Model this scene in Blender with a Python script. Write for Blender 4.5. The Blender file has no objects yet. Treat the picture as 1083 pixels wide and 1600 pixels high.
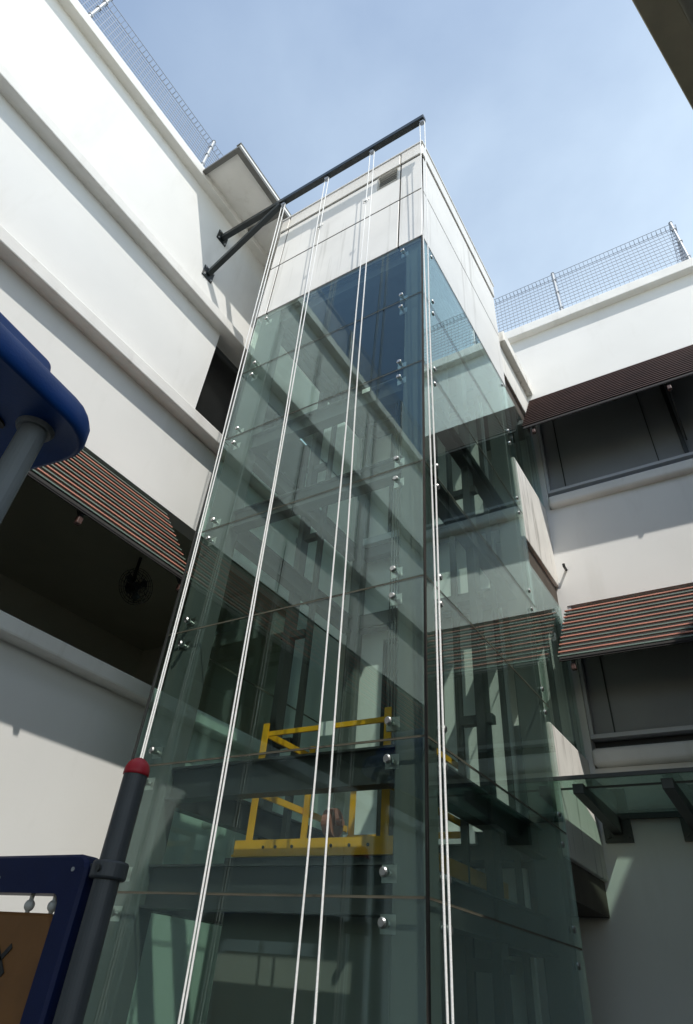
import bpy, bmesh, math, random
from mathutils import Vector, Matrix
random.seed(7)
S = bpy.context.scene
COL = S.collection

# ------------------------------------------------------------------ camera
EYE = 1.6                       # metres above the ground
U = 3.3                         # metres per layout unit (distance from camera to the lift's front glass)
cam = bpy.data.cameras.new('camera')
cam.sensor_fit = 'HORIZONTAL'
cam.sensor_width = 36
cam.lens = 36 * 964.3 / 1083
cam.shift_y = -78 / 1083
cam.clip_start = 0.05
cam.clip_end = 2000
camo = bpy.data.objects.new('camera', cam)
COL.objects.link(camo)
R0 = Vector((0.84936642, 0.52243856, 0.07506420))
R1 = Vector((-0.29359190, 0.58584605, -0.75537289))
R2 = Vector((-0.43861199, 0.61955013, 0.65098169))
M = Matrix((R0, -R1, -R2)).transposed().to_4x4()
M.translation = (0, 0, EYE)
camo.matrix_world = M
S.camera = camo

# ------------------------------------------------------------------ sky and sun
SUN = Vector((1.2, -1.0, 2.23)).normalized()
w = bpy.data.worlds.new('World')
S.world = w
w.use_nodes = True
nt = w.node_tree
bg = nt.nodes['Background']
sky = nt.nodes.new('ShaderNodeTexSky')
sky.sky_type = 'NISHITA'
sky.sun_disc = False
sky.sun_elevation = math.asin(SUN.z)
sky.sun_rotation = math.atan2(SUN.x, SUN.y)
sky.air_density = 1.3
sky.dust_density = 0.5
sky.ozone_density = 1.0
tc = nt.nodes.new('ShaderNodeTexCoord')
mp = nt.nodes.new('ShaderNodeMapping')
mp.inputs['Scale'].default_value = (1.0, 1.1, 1.3)
mp.inputs['Rotation'].default_value = (0.3, 0.5, 0.8)
nz = nt.nodes.new('ShaderNodeTexNoise')
nz.inputs['Scale'].default_value = 1.9
nz.inputs['Detail'].default_value = 7
nz.inputs['Roughness'].default_value = 0.52
nz.inputs['Distortion'].default_value = 0.15
rp = nt.nodes.new('ShaderNodeValToRGB')
rp.color_ramp.elements[0].position = 0.38
rp.color_ramp.elements[0].color = (0.0, 0.0, 0.0, 1)
rp.color_ramp.elements[1].position = 0.74
rp.color_ramp.elements[1].color = (0.30, 0.30, 0.30, 1)
mx = nt.nodes.new('ShaderNodeMix')
mx.data_type = 'RGBA'
mx.inputs[7].default_value = (7.2, 8.5, 9.5, 1)
L = nt.links.new
L(tc.outputs['Generated'], mp.inputs[0])
L(mp.outputs[0], nz.inputs[0])
L(nz.outputs[0], rp.inputs[0])
sx = nt.nodes.new('ShaderNodeSeparateXYZ')
L(tc.outputs['Generated'], sx.inputs[0])
hz_ = nt.nodes.new('ShaderNodeMapRange')            # thin haze, thicker towards the horizon
hz_.inputs[1].default_value = 0.97
hz_.inputs[2].default_value = 0.35
hz_.inputs[3].default_value = 0.34
hz_.inputs[4].default_value = 0.72
L(sx.outputs[2], hz_.inputs[0])
ad = nt.nodes.new('ShaderNodeMath')
ad.operation = 'ADD'
ad.use_clamp = True
L(rp.outputs[0], ad.inputs[0])
L(hz_.outputs[0], ad.inputs[1])
dv = nt.nodes.new('ShaderNodeVectorMath')           # clear towards the south, hazier over the far wing
dv.operation = 'DOT_PRODUCT'
dv.inputs[1].default_value = (0.55, 0.83, 0.0)
L(tc.outputs['Generated'], dv.inputs[0])
dm = nt.nodes.new('ShaderNodeMapRange')
dm.interpolation_type = 'SMOOTHSTEP'
dm.inputs[1].default_value = -0.85
dm.inputs[2].default_value = 0.75
dm.inputs[3].default_value = 0.0
dm.inputs[4].default_value = 0.92
L(dv.outputs['Value'], dm.inputs[0])
mu = nt.nodes.new('ShaderNodeMath')
mu.operation = 'MULTIPLY'
mu.use_clamp = True
L(ad.outputs[0], mu.inputs[0])
L(dm.outputs[0], mu.inputs[1])
L(mu.outputs[0], mx.inputs[0])
L(sky.outputs[0], mx.inputs[6])
L(mx.outputs[2], bg.inputs[0])
bg.inputs[1].default_value = 0.15
sl = bpy.data.lights.new('sun', 'SUN')
sl.energy = 3.65
sl.angle = math.radians(0.55)
sl.color = (1.0, 0.955, 0.89)
so = bpy.data.objects.new('sun', sl)
COL.objects.link(so)
so.location = (10, -10, 30)
so.rotation_euler = SUN.to_track_quat('Z', 'Y').to_euler()
S.view_settings.view_transform = 'Standard'
S.view_settings.look = 'None'
S.view_settings.exposure = 0.13
S.view_settings.gamma = 1
S.cycles.max_bounces = 14
S.cycles.transparent_max_bounces = 40
S.cycles.glossy_bounces = 5
S.cycles.caustics_reflective = False
S.cycles.caustics_refractive = False

# ------------------------------------------------------------------ materials
MATS = {}


def mat(name, col, rough=0.6, metal=0.0, var=0.06, vscale=2.0, stain=None, stain_amt=0.0, stain_scale=(6, 6, 0.5),
        stain_lo=0.55, stain_hi=0.75, bump=0.0, bscale=60, coat=0.0, spec=0.5):
    m = bpy.data.materials.new(name)
    m.use_nodes = True
    t = m.node_tree
    b = t.nodes['Principled BSDF']
    b.inputs['Roughness'].default_value = rough
    b.inputs['Metallic'].default_value = metal
    b.inputs['Coat Weight'].default_value = coat
    b.inputs['Specular IOR Level'].default_value = spec
    g = t.nodes.new('ShaderNodeNewGeometry')
    n = t.nodes.new('ShaderNodeTexNoise')
    n.inputs['Scale'].default_value = vscale
    n.inputs['Detail'].default_value = 6
    t.links.new(g.outputs['Position'], n.inputs[0])
    mr = t.nodes.new('ShaderNodeMapRange')
    mr.inputs[1].default_value = 0.3
    mr.inputs[2].default_value = 0.7
    mr.inputs[3].default_value = 1 - var
    mr.inputs[4].default_value = 1 + var
    t.links.new(n.outputs[0], mr.inputs[0])
    vm = t.nodes.new('ShaderNodeVectorMath')
    vm.operation = 'SCALE'
    vm.inputs[0].default_value = col
    t.links.new(mr.outputs[0], vm.inputs['Scale'])
    out = vm.outputs[0]
    if stain:
        mpn = t.nodes.new('ShaderNodeMapping')
        mpn.inputs['Scale'].default_value = stain_scale
        t.links.new(g.outputs['Position'], mpn.inputs[0])
        n2 = t.nodes.new('ShaderNodeTexNoise')
        n2.inputs['Scale'].default_value = 1.0
        n2.inputs['Detail'].default_value = 8
        n2.inputs['Roughness'].default_value = 0.6
        t.links.new(mpn.outputs[0], n2.inputs[0])
        m2 = t.nodes.new('ShaderNodeMapRange')
        m2.inputs[1].default_value = stain_lo
        m2.inputs[2].default_value = stain_hi
        m2.inputs[3].default_value = 0
        m2.inputs[4].default_value = stain_amt
        t.links.new(n2.outputs[0], m2.inputs[0])
        mm = t.nodes.new('ShaderNodeMix')
        mm.data_type = 'RGBA'
        mm.inputs[7].default_value = (*stain, 1)
        t.links.new(m2.outputs[0], mm.inputs[0])
        t.links.new(out, mm.inputs[6])
        out = mm.outputs[2]
    t.links.new(out, b.inputs['Base Color'])
    if bump:
        n3 = t.nodes.new('ShaderNodeTexNoise')
        n3.inputs['Scale'].default_value = bscale
        n3.inputs['Detail'].default_value = 3
        t.links.new(g.outputs['Position'], n3.inputs[0])
        bn = t.nodes.new('ShaderNodeBump')
        bn.inputs['Strength'].default_value = bump
        bn.inputs['Distance'].default_value = 0.01
        t.links.new(n3.outputs[0], bn.inputs['Height'])
        t.links.new(bn.outputs[0], b.inputs['Normal'])
    MATS[name] = m
    return m


def glassmat(name, tint, f0, warp=0.0, dirt=0.03):
    """clear sheet: tinted see-through plus a mirror that grows towards grazing angles, the same from both sides"""
    m = bpy.data.materials.new(name)
    m.use_nodes = True
    t = m.node_tree
    t.nodes.clear()
    o = t.nodes.new('ShaderNodeOutputMaterial')
    tr = t.nodes.new('ShaderNodeBsdfTransparent')
    tr.inputs[0].default_value = (*tint, 1)
    gl = t.nodes.new('ShaderNodeBsdfGlossy')
    gl.inputs['Roughness'].default_value = 0.004
    gl.inputs[0].default_value = (0.84, 0.985, 0.985, 1)
    g = t.nodes.new('ShaderNodeNewGeometry')
    d = t.nodes.new('ShaderNodeVectorMath')
    d.operation = 'DOT_PRODUCT'
    t.links.new(g.outputs['Normal'], d.inputs[0])
    t.links.new(g.outputs['Incoming'], d.inputs[1])

    def mth(op, a, b=None):
        x = t.nodes.new('ShaderNodeMath')
        x.operation = op
        for i, v in enumerate((a, b)):
            if v is None:
                continue
            if isinstance(v, (int, float)):
                x.inputs[i].default_value = v
            else:
                t.links.new(v, x.inputs[i])
        return x.outputs[0]
    c = mth('ABSOLUTE', d.outputs['Value'])
    k = mth('POWER', mth('SUBTRACT', 1.0, c), 5.0)
    fr = mth('ADD', mth('MULTIPLY', k, 1 - f0), f0)
    mx = t.nodes.new('ShaderNodeMixShader')
    t.links.new(fr, mx.inputs[0])
    t.links.new(tr.outputs[0], mx.inputs[1])
    t.links.new(gl.outputs[0], mx.inputs[2])
    if warp:
        n = t.nodes.new('ShaderNodeTexNoise')
        n.inputs['Scale'].default_value = 1.3
        n.inputs['Detail'].default_value = 1
        t.links.new(g.outputs['Position'], n.inputs[0])
        bn = t.nodes.new('ShaderNodeBump')
        bn.inputs['Strength'].default_value = 1.0
        bn.inputs['Distance'].default_value = warp
        t.links.new(n.outputs[0], bn.inputs['Height'])
        t.links.new(bn.outputs[0], gl.inputs['Normal'])
    last = mx.outputs[0]
    if dirt:
        df = t.nodes.new('ShaderNodeBsdfDiffuse')
        df.inputs[0].default_value = (0.55, 0.56, 0.52, 1)
        mpn = t.nodes.new('ShaderNodeMapping')
        mpn.inputs['Scale'].default_value = (9, 9, 0.35)
        t.links.new(g.outputs['Position'], mpn.inputs[0])
        n2 = t.nodes.new('ShaderNodeTexNoise')
        n2.inputs['Scale'].default_value = 1.0
        n2.inputs['Detail'].default_value = 6
        t.links.new(mpn.outputs[0], n2.inputs[0])
        mr = t.nodes.new('ShaderNodeMapRange')
        mr.inputs[1].default_value = 0.45
        mr.inputs[2].default_value = 0.8
        mr.inputs[3].default_value = dirt * 0.35
        mr.inputs[4].default_value = dirt * 2.2
        t.links.new(n2.outputs[0], mr.inputs[0])
        m2 = t.nodes.new('ShaderNodeMixShader')
        t.links.new(mr.outputs[0], m2.inputs[0])
        t.links.new(last, m2.inputs[1])
        t.links.new(df.outputs[0], m2.inputs[2])
        last = m2.outputs[0]
    t.links.new(last, o.inputs[0])
    MATS[name] = m
    return m


W_WALL = mat('white_wall_paint', (0.80, 0.795, 0.765), 0.75, var=0.035, vscale=0.9, stain=(0.50, 0.48, 0.42), stain_amt=0.22,
             stain_scale=(2.2, 2.2, 0.5), bump=0.05, bscale=30)
W_TRIM = mat('white_trim_paint', (0.80, 0.79, 0.75), 0.7, var=0.05, vscale=3, stain=(0.42, 0.38, 0.31), stain_amt=0.28,
             stain_scale=(5, 5, 1.2), bump=0.05)
CLAD = mat('weathered_cladding', (0.80, 0.785, 0.745), 0.5, var=0.06, vscale=1.5, stain=(0.27, 0.25, 0.20), stain_amt=0.55,
           stain_scale=(9, 9, 0.35), stain_lo=0.56, stain_hi=0.76)
SHEET = mat('dark_gap_sheet', (0.012, 0.010, 0.009), 0.8, var=0.2)
SPAND = mat('streaked_concrete', (0.82, 0.80, 0.74), 0.8, var=0.06, vscale=3, stain=(0.16, 0.14, 0.11), stain_amt=0.6,
            stain_scale=(10, 10, 0.9), stain_lo=0.55, stain_hi=0.70, bump=0.1)
SOFFIT = mat('brown_soffit', (0.085, 0.068, 0.052), 0.8, var=0.2, vscale=4)
JOINT = mat('grime_joint', (0.030, 0.025, 0.020), 0.8, var=0.35, vscale=9)
SEAL = mat('brown_silicone', (0.10, 0.085, 0.062), 0.6, var=0.3, vscale=6)
COLUMN = mat('pale_grey_steel_paint', (0.085, 0.095, 0.09), 0.45, var=0.05, vscale=2, stain=(0.28, 0.24, 0.18), stain_amt=0.2)
BEAMG = mat('grey_steel_beam_paint', (0.032, 0.034, 0.034), 0.5, var=0.08, vscale=2)
DARKST = mat('dark_steel', (0.05, 0.052, 0.05), 0.45, metal=0.4, var=0.2)
BLACKST = mat('black_green_painted_steel', (0.012, 0.018, 0.020), 0.38, var=0.15, vscale=5)
STAIN = mat('stainless_steel', (0.48, 0.48, 0.46), 0.33, metal=1.0, var=0.08, vscale=20)
GALV = mat('galvanised_wire', (0.30, 0.33, 0.38), 0.5, metal=0.35, var=0.08, vscale=8)
GALVP = mat('galvanised_post', (0.40, 0.42, 0.44), 0.5, metal=0.3, var=0.08, vscale=8)
TERRA = mat('terracotta_slat_paint', (0.70, 0.29, 0.21), 0.5, var=0.16, vscale=3)
GREENS = mat('grey_green_slat_paint', (0.20, 0.275, 0.235), 0.5, var=0.14, vscale=3)
BROWNS = mat('brown_slat_paint', (0.075, 0.036, 0.028), 0.5, var=0.18, vscale=3)
ALU = mat('aluminium_frame', (0.56, 0.57, 0.59), 0.5, metal=0.0, var=0.06)
DGLASS = mat('dark_window_pane', (0.34, 0.35, 0.36), 0.25, var=0.15, vscale=0.7, spec=0.35)
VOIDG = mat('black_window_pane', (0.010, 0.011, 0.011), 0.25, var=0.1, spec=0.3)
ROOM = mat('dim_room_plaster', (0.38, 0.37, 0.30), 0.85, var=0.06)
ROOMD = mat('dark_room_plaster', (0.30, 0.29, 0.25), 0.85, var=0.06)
YEL = mat('yellow_guard_paint', (0.86, 0.42, 0.010), 0.42, var=0.1, vscale=8, stain=(0.20, 0.12, 0.03), stain_amt=0.5,
          stain_scale=(9, 9, 6))
ROPE = mat('white_braided_rope', (0.90, 0.90, 0.88), 0.85, var=0.06, vscale=60, bump=0.35, bscale=170)
BLUE = mat('blue_moulded_plastic', (0.006, 0.058, 0.26), 0.42, spec=0.3, var=0.10, vscale=5, bump=0.12, bscale=120, stain=(0.02, 0.07, 0.2),
           stain_amt=0.4, stain_scale=(4, 4, 2))
NAVY = mat('navy_moulded_plastic', (0.003, 0.010, 0.060), 0.5, spec=0.25, var=0.1, vscale=5, bump=0.12, bscale=120)
POSTG = mat('grey_powder_coat', (0.052, 0.058, 0.064), 0.48, var=0.06, vscale=8, bump=0.08, bscale=220)
POSTL = mat('pale_grey_powder_coat', (0.17, 0.19, 0.20), 0.42, var=0.06, vscale=8, bump=0.06, bscale=220)
RED = mat('red_plastic_cap', (0.42, 0.012, 0.025), 0.5, var=0.08, vscale=10)
BROWNP = mat('brown_moulded_plastic', (0.20, 0.085, 0.02), 0.6, var=0.12, vscale=6, bump=0.1)
BLACKP = mat('black_plastic', (0.012, 0.012, 0.012), 0.5)
WPLAS = mat('pale_plastic_knob', (0.58, 0.57, 0.53), 0.4)
GRAYROOF = mat('pale_canopy_panel', (0.50, 0.49, 0.44), 0.6, var=0.06, vscale=2)
GRAYFR = mat('grey_canopy_frame', (0.13, 0.13, 0.12), 0.55, var=0.08)
OLIVE = mat('olive_eave_beam', (0.50, 0.45, 0.33), 0.7, var=0.14, vscale=3)
BLOCKW = mat('dark_blocking_wall', (0.22, 0.22, 0.20), 0.8, var=0.08)
PAVE = mat('dark_rubber_paving', (0.06, 0.06, 0.058), 0.85, var=0.2, vscale=1.5, bump=0.3)
PINKM = mat('red_oxide_paint', (0.40, 0.15, 0.11), 0.5)
CARW = mat('grey_lift_car_sheet', (0.30, 0.30, 0.28), 0.45, metal=0.3, var=0.08)
GLASS = glassmat('green_tinted_glass', (0.875, 0.945, 0.912), 0.07, warp=0.0012, dirt=0.0014)
CGLASS = glassmat('canopy_glass', (0.60, 0.72, 0.66), 0.05, dirt=0.04)


# ------------------------------------------------------------------ mesh helpers
class MB:
    def __init__(s):
        s.v = []
        s.f = []

    def add(s, vs, fs):
        o = len(s.v)
        s.v += [Vector(p) for p in vs]
        s.f += [tuple(i + o for i in f) for f in fs]
        return s

    def box(s, x0, x1, y0, y1, z0, z1):
        x0, x1 = sorted((x0, x1))
        y0, y1 = sorted((y0, y1))
        z0, z1 = sorted((z0, z1))
        return s.add([(x, y, z) for z in (z0, z1) for y in (y0, y1) for x in (x0, x1)],
                     [(0, 2, 3, 1), (4, 5, 7, 6), (0, 1, 5, 4), (2, 6, 7, 3), (0, 4, 6, 2), (1, 3, 7, 5)])

    def ubox(s, x0, x1, y0, y1, z0, z1):
        """box given in layout units"""
        return s.box(x0 * U, x1 * U, y0 * U, y1 * U, z0 * U + EYE, z1 * U + EYE)

    def bar(s, p0, p1, w, h, up=(0, 0, 1)):
        p0, p1 = Vector(p0), Vector(p1)
        d = (p1 - p0).normalized()
        a = d.cross(Vector(up))
        if a.length < 1e-4:
            a = d.cross(Vector((1, 0, 0)))
        a.normalize()
        b = a.cross(d).normalized()
        vs = [p + a * (i * w / 2) + b * (j * h / 2) for p in (p0, p1) for (i, j) in ((-1, -1), (1, -1), (1, 1), (-1, 1))]
        return s.add(vs, [(0, 1, 2, 3), (7, 6, 5, 4), (0, 4, 5, 1), (1, 5, 6, 2), (2, 6, 7, 3), (3, 7, 4, 0)])

    def tube(s, pts, r, n=10, caps=True):
        pts = [Vector(p) for p in pts]
        rs = r if isinstance(r, (list, tuple)) else [r] * len(pts)
        rings = []
        ref = None
        for i, p in enumerate(pts):
            d = (pts[min(i + 1, len(pts) - 1)] - pts[max(i - 1, 0)]).normalized()
            if ref is None:
                ref = Vector((0, 0, 1)) if abs(d.z) < 0.9 else Vector((1, 0, 0))
            a = d.cross(ref).normalized()
            b = a.cross(d)
            rings.append([p + a * (rs[i] * math.cos(q)) + b * (rs[i] * math.sin(q)) for q in [2 * math.pi * k / n for k in range(n)]])
        vs = [v for rg in rings for v in rg]
        fs = []
        for i in range(len(pts) - 1):
            for k in range(n):
                fs.append((i * n + k, i * n + (k + 1) % n, (i + 1) * n + (k + 1) % n, (i + 1) * n + k))
        if caps:
            fs.append(tuple(reversed(range(n))))
            fs.append(tuple(range((len(pts) - 1) * n, len(pts) * n)))
        return s.add(vs, fs)

    def loft(s, loops, caps=True):
        n = len(loops[0])
        vs = [p for lp in loops for p in lp]
        fs = []
        for i in range(len(loops) - 1):
            for k in range(n):
                fs.append((i * n + k, i * n + (k + 1) % n, (i + 1) * n + (k + 1) % n, (i + 1) * n + k))
        if caps:
            fs.append(tuple(reversed(range(n))))
            fs.append(tuple(range((len(loops) - 1) * n, len(loops) * n)))
        return s.add(vs, fs)

    def prism(s, poly, off):
        off = Vector(off)
        a = [Vector(p) for p in poly]
        return s.loft([a, [p + off for p in a]])

    def build(s, name, m, parent=None, bevel=0.0, smooth=False, seg=2):
        me = bpy.data.meshes.new(name)
        base = Vector((0, 0, 0))
        q = parent
        while q is not None:
            base += q.location
            q = q.parent
        me.from_pydata([tuple(p - base) for p in s.v], [], s.f)
        bm = bmesh.new()
        bm.from_mesh(me)
        bmesh.ops.recalc_face_normals(bm, faces=bm.faces)
        bm.to_mesh(me)
        bm.free()
        me.materials.append(m)
        o = bpy.data.objects.new(name, me)
        COL.objects.link(o)
        if parent is not None:
            o.parent = parent
        if bevel:
            b = o.modifiers.new('bevel', 'BEVEL')
            b.width = bevel
            b.segments = seg
            b.limit_method = 'ANGLE'
            b.angle_limit = math.radians(40)
        if smooth:
            for pl in me.polygons:
                pl.use_smooth = True
        return o


def thing(name, loc, label, cat, group=None):
    o = bpy.data.objects.new(name, None)
    o.empty_display_size = 0.2
    o.location = loc
    COL.objects.link(o)
    tag(o, label, cat, group)
    return o


def tag(o, label, cat, group=None):
    o['label'] = label
    o['category'] = cat
    if group:
        o['group'] = group


def copy_to(o, parent, loc):
    c = o.copy()
    COL.objects.link(c)
    c.parent = parent
    c.location = loc
    for ch in o.children:
        copy_to(ch, c, ch.location)
    return c


def P(x, y, z):
    return Vector((x * U, y * U, z * U + EYE))


def ZZ(z):
    return z * U + EYE


GZ = -EYE / U          # the ground in layout units

# ------------------------------------------------------------------ ground
g = MB().add([(-120, -120, 0), (120, -120, 0), (120, 120, 0), (-120, 120, 0)], [(0, 1, 2, 3)]).build('ground', PAVE)
g['kind'] = 'structure'

# ------------------------------------------------------------------ white wing along the left
XL, YR = -1.53, 2.2
TX0_ = -1.212
left = thing('white_building', P(XL, 0, GZ), 'white walled wing filling the left side, with dark open corridor under a red slatted sunshade', 'building')
m = MB()
XB = XL - 0.06
Y0, Y1 = -3.2, 2.26
m.ubox(XB, XL, Y0, Y1, GZ, 0.60)
m.ubox(XB, XL, Y0, Y1, 1.235, 1.60)
m.ubox(XB, XL, Y0, 1.085, 1.60, 2.25)
m.ubox(XB, XL, 1.90, Y1, 1.60, 2.25)
m.ubox(XB, XL, Y0, Y1, 2.25, 2.925)
m.ubox(XB, XL, 1.96, Y1, 0.60, 1.235)
m.build('wall', W_WALL, left)
# parapet coping, proud of the wall, with a thin lip under it
m = MB().ubox(XB - 0.02, XL + 0.045, Y0, 2.25, 2.925, 2.99)
m.build('coping', W_TRIM, left, bevel=0.012)
m = MB().ubox(XB + 0.001, XL + 0.053, Y0, 1.96, 2.194, 2.249)
m.build('ledge', W_TRIM, left, bevel=0.015)
m = MB().ubox(XB + 0.001, XL + 0.053, Y0, 1.96, 1.605, 1.66)
m.build('ledge', W_TRIM, left, bevel=0.015)
m = MB().ubox(XB + 0.001, XL + 0.055, Y0, 1.95, 0.60, 0.643)
m.build('window_sill', W_TRIM, left, bevel=0.02)
# dark opening up behind the lift
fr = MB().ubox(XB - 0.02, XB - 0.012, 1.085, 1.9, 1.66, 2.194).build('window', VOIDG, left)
m = MB()
for y in (1.10, 1.36, 1.62, 1.885):
    m.ubox(XB - 0.012, XB + 0.004, y - 0.012, y + 0.012, 1.66, 2.194)
m.build('frame', DARKST, fr)
# corridor: floor, ceiling, inner wall with a doorway, end walls
XI = XL - 1.0
m = MB()
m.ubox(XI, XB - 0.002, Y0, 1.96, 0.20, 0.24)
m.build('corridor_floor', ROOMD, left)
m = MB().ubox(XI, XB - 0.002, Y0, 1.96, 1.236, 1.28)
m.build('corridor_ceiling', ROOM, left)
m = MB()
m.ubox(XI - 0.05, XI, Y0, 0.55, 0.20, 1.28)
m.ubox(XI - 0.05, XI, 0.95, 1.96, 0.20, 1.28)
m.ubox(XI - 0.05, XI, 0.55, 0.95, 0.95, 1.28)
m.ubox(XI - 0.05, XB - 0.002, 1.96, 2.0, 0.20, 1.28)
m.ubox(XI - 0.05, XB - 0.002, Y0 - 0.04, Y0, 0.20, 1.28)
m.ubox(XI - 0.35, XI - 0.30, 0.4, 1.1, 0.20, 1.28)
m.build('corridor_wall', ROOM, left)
# roof deck so light does not fall through
MB().ubox(XL - 2.5, XB - 0.001, Y0, Y1, 2.78, 2.84).build('roof', PAVE, left)
# rain canopy above the gap
can = MB().ubox(-1.517, -1.258, 0.665, 1.93, 2.967, 2.99).build('roof_canopy', W_TRIM, left)
m = MB()
m.ubox(-1.283, -1.256, 0.66, 1.935, 2.945, 2.967)
m.ubox(-1.283, -1.256, 0.66, 1.935, 2.99, 2.998)
m.ubox(-1.517, -1.495, 0.66, 1.935, 2.945, 2.967)
for y in (0.66, 1.01, 1.40, 1.913):
    m.ubox(-1.495, -1.283, y, y + 0.022, 2.948, 2.967)
m.build('canopy_frame', GRAYFR, can)
MB().ubox(-1.250, -1.238, 1.15, 1.93, 2.772, 2.966).build('sun_leak_panel', GRAYFR, can)  # added panel closing the gap so no strip of sun leaks in
MB().ubox(XL + 0.001, TX0_ - 0.006, 1.84, 1.88, GZ, 2.20).build('return_wall', W_WALL, left)
# small pipe stub on the wall behind the lift
m = MB()
m.tube([P(XL, 1.60, 0.36), P(XL + 0.04, 1.60, 0.36), P(XL + 0.055, 1.60, 0.345), P(XL + 0.055, 1.60, 0.31)], 0.045, 12)
m.build('drain_pipe', W_TRIM, left, smooth=True)


def sunshade(parent, along, a0, a1, top, bot, n, cols, arms, stays=()):
    """louvred hood: top and bottom = (offset from wall plane, z); along 'y' for the left wing, 'x' for the right wing"""
    sh = None

    def pt(a, off, z):
        return P(XL + off, a, z) if along == 'y' else P(a, YR - off, z)
    nx, nz = (top[1] - bot[1]), (bot[0] - top[0])          # outward normal of the slope
    nl = math.hypot(nx, nz)
    nx, nz = nx / nl, nz / nl
    k1, k2 = 0.010, 0.013

    def inset(a, p, k):
        return pt(a, p[0] - nx * k, p[1] - nz * k)
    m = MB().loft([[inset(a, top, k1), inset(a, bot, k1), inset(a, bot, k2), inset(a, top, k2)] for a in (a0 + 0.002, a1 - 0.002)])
    sh = m.build('sunshade', SHEET, parent)  # near-black backing added behind the slats for dark gaps and solid shadow
    for a in arms:
        m = MB().bar(inset(a, (top[0] + 0.002, top[1] - 0.003), 0.022), inset(a, bot, 0.022), 0.03, 0.045)
        m.build('arm', DARKST, sh)
        if a in stays:
            MB().bar(pt(a, 0.003, bot[1] - 0.13), pt(a, bot[0] * 0.82, bot[1] + (top[1] - bot[1]) * 0.06), 0.018, 0.018).build('stay', DARKST, sh)
        p = pt(a, bot[0] - 0.022, bot[1] - 0.014)
        MB().bar(p, p + Vector((0, 0, -0.07)), 0.05, 0.05).build('bracket', BROWNS, sh, bevel=0.008)
    first = {}
    for i in range(n):
        t = (i + 0.5) / n
        off = bot[0] + (top[0] - bot[0]) * t
        z = bot[1] + (top[1] - bot[1]) * t
        mt = cols[i % len(cols)]
        c0 = pt(a0, off, z)
        c1 = pt(a1, off, z)
        if mt.name not in first:
            mb = MB().bar(c0, c1, 0.026, 0.014 if along == 'y' else 0.0165)
            first[mt.name] = (mb.build('slat', mt, sh, bevel=0.003, seg=1), c0)
        else:
            src, s0 = first[mt.name]
            o = src.copy()
            COL.objects.link(o)
            o.parent = sh
            o.location = c0 - s0
    return sh


sunshade(left, 'y', -3.1, 1.10, (0.012, 1.209), (0.2475, 0.878), 15, (GREENS, TERRA), (-1.9, -1.3, -0.7, -0.1, 0.5, 0.70, 1.07))

# ------------------------------------------------------------------ white wing across the back
XE = 0.75
right = thing('white_building', P(0.4, YR, GZ), 'white walled wing closing the right side, with two rows of dark windows under slatted sunshades', 'building')
m = MB()
YB = YR + 0.07
X0 = XL + 0.002
m.ubox(X0, XE, YR, YB, GZ, 0.60)
m.ubox(X0, XE, YR, YB, 1.17, 1.62)
m.ubox(X0, XE, YR, YB, 2.30, 2.775)
m.ubox(X0, -0.475, YR, YB, 0.60, 1.17)
m.ubox(X0, -0.475, YR, YB, 1.62, 2.30)
m.build('wall', W_WALL, right)
m = MB().ubox(XL + 0.05, XE, YR - 0.04, YB + 0.03, 2.775, 2.84)
m.build('coping', W_TRIM, right, bevel=0.012)
for z0, z1 in ((0.601, 0.655), (1.621, 1.675)):
    m = MB().ubox(-0.474, XE, YR - 0.028, YB - 0.001, z0, z1)
    m.build('window_sill', W_TRIM, right, bevel=0.05, seg=4)
MB().ubox(XL, XE, YB + 0.001, YB + 2.0, 2.62, 2.68).build('roof', PAVE, right)
for (zb, zt) in ((0.655, 1.17), (1.675, 2.30)):
    wi = MB().ubox(-0.474, XE, YR + 0.035, YR + 0.045, zb + 0.036, zt).build('window', DGLASS, right)
    MB().ubox(-0.4735, XE, YR + 0.052, YB - 0.001, zb + 0.0005, zt - 0.0005).build('window_blackout', BLACKP, right)  # black board added to stop daylight and keep the sill gap dark
    m = MB()
    m.ubox(-0.474, XE, YR + 0.004, YR + 0.034, zb + 0.036, zb + 0.050)
    m.ubox(-0.474, -0.462, YR + 0.004, YR + 0.034, zb + 0.0505, zt)
    m.build('frame', ALU, wi, bevel=0.004)
    for x in (0.085, 0.64):
        MB().ubox(x - 0.008, x + 0.008, YR + 0.012, YR + 0.034, zb + 0.0505, zt).build('mullion', DARKST, wi)
    for x in (-0.40, -0.02, 0.5):
        MB().ubox(x - 0.002, x + 0.002, YR + 0.031, YR + 0.0345, zb + 0.0505, zt).build('pane_joint', DARKST, wi)
sunshade(right, 'x', -0.483, 0.745, (0.012, 1.150), (0.235, 0.870), 14, (GREENS, TERRA), (-0.44, 0.10, 0.66), (0.10,))
sunshade(right, 'x', -0.483, 0.745, (0.012, 2.285), (0.235, 1.912), 15, (BROWNS,), (-0.44, 0.10, 0.66), (0.10,))
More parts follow.
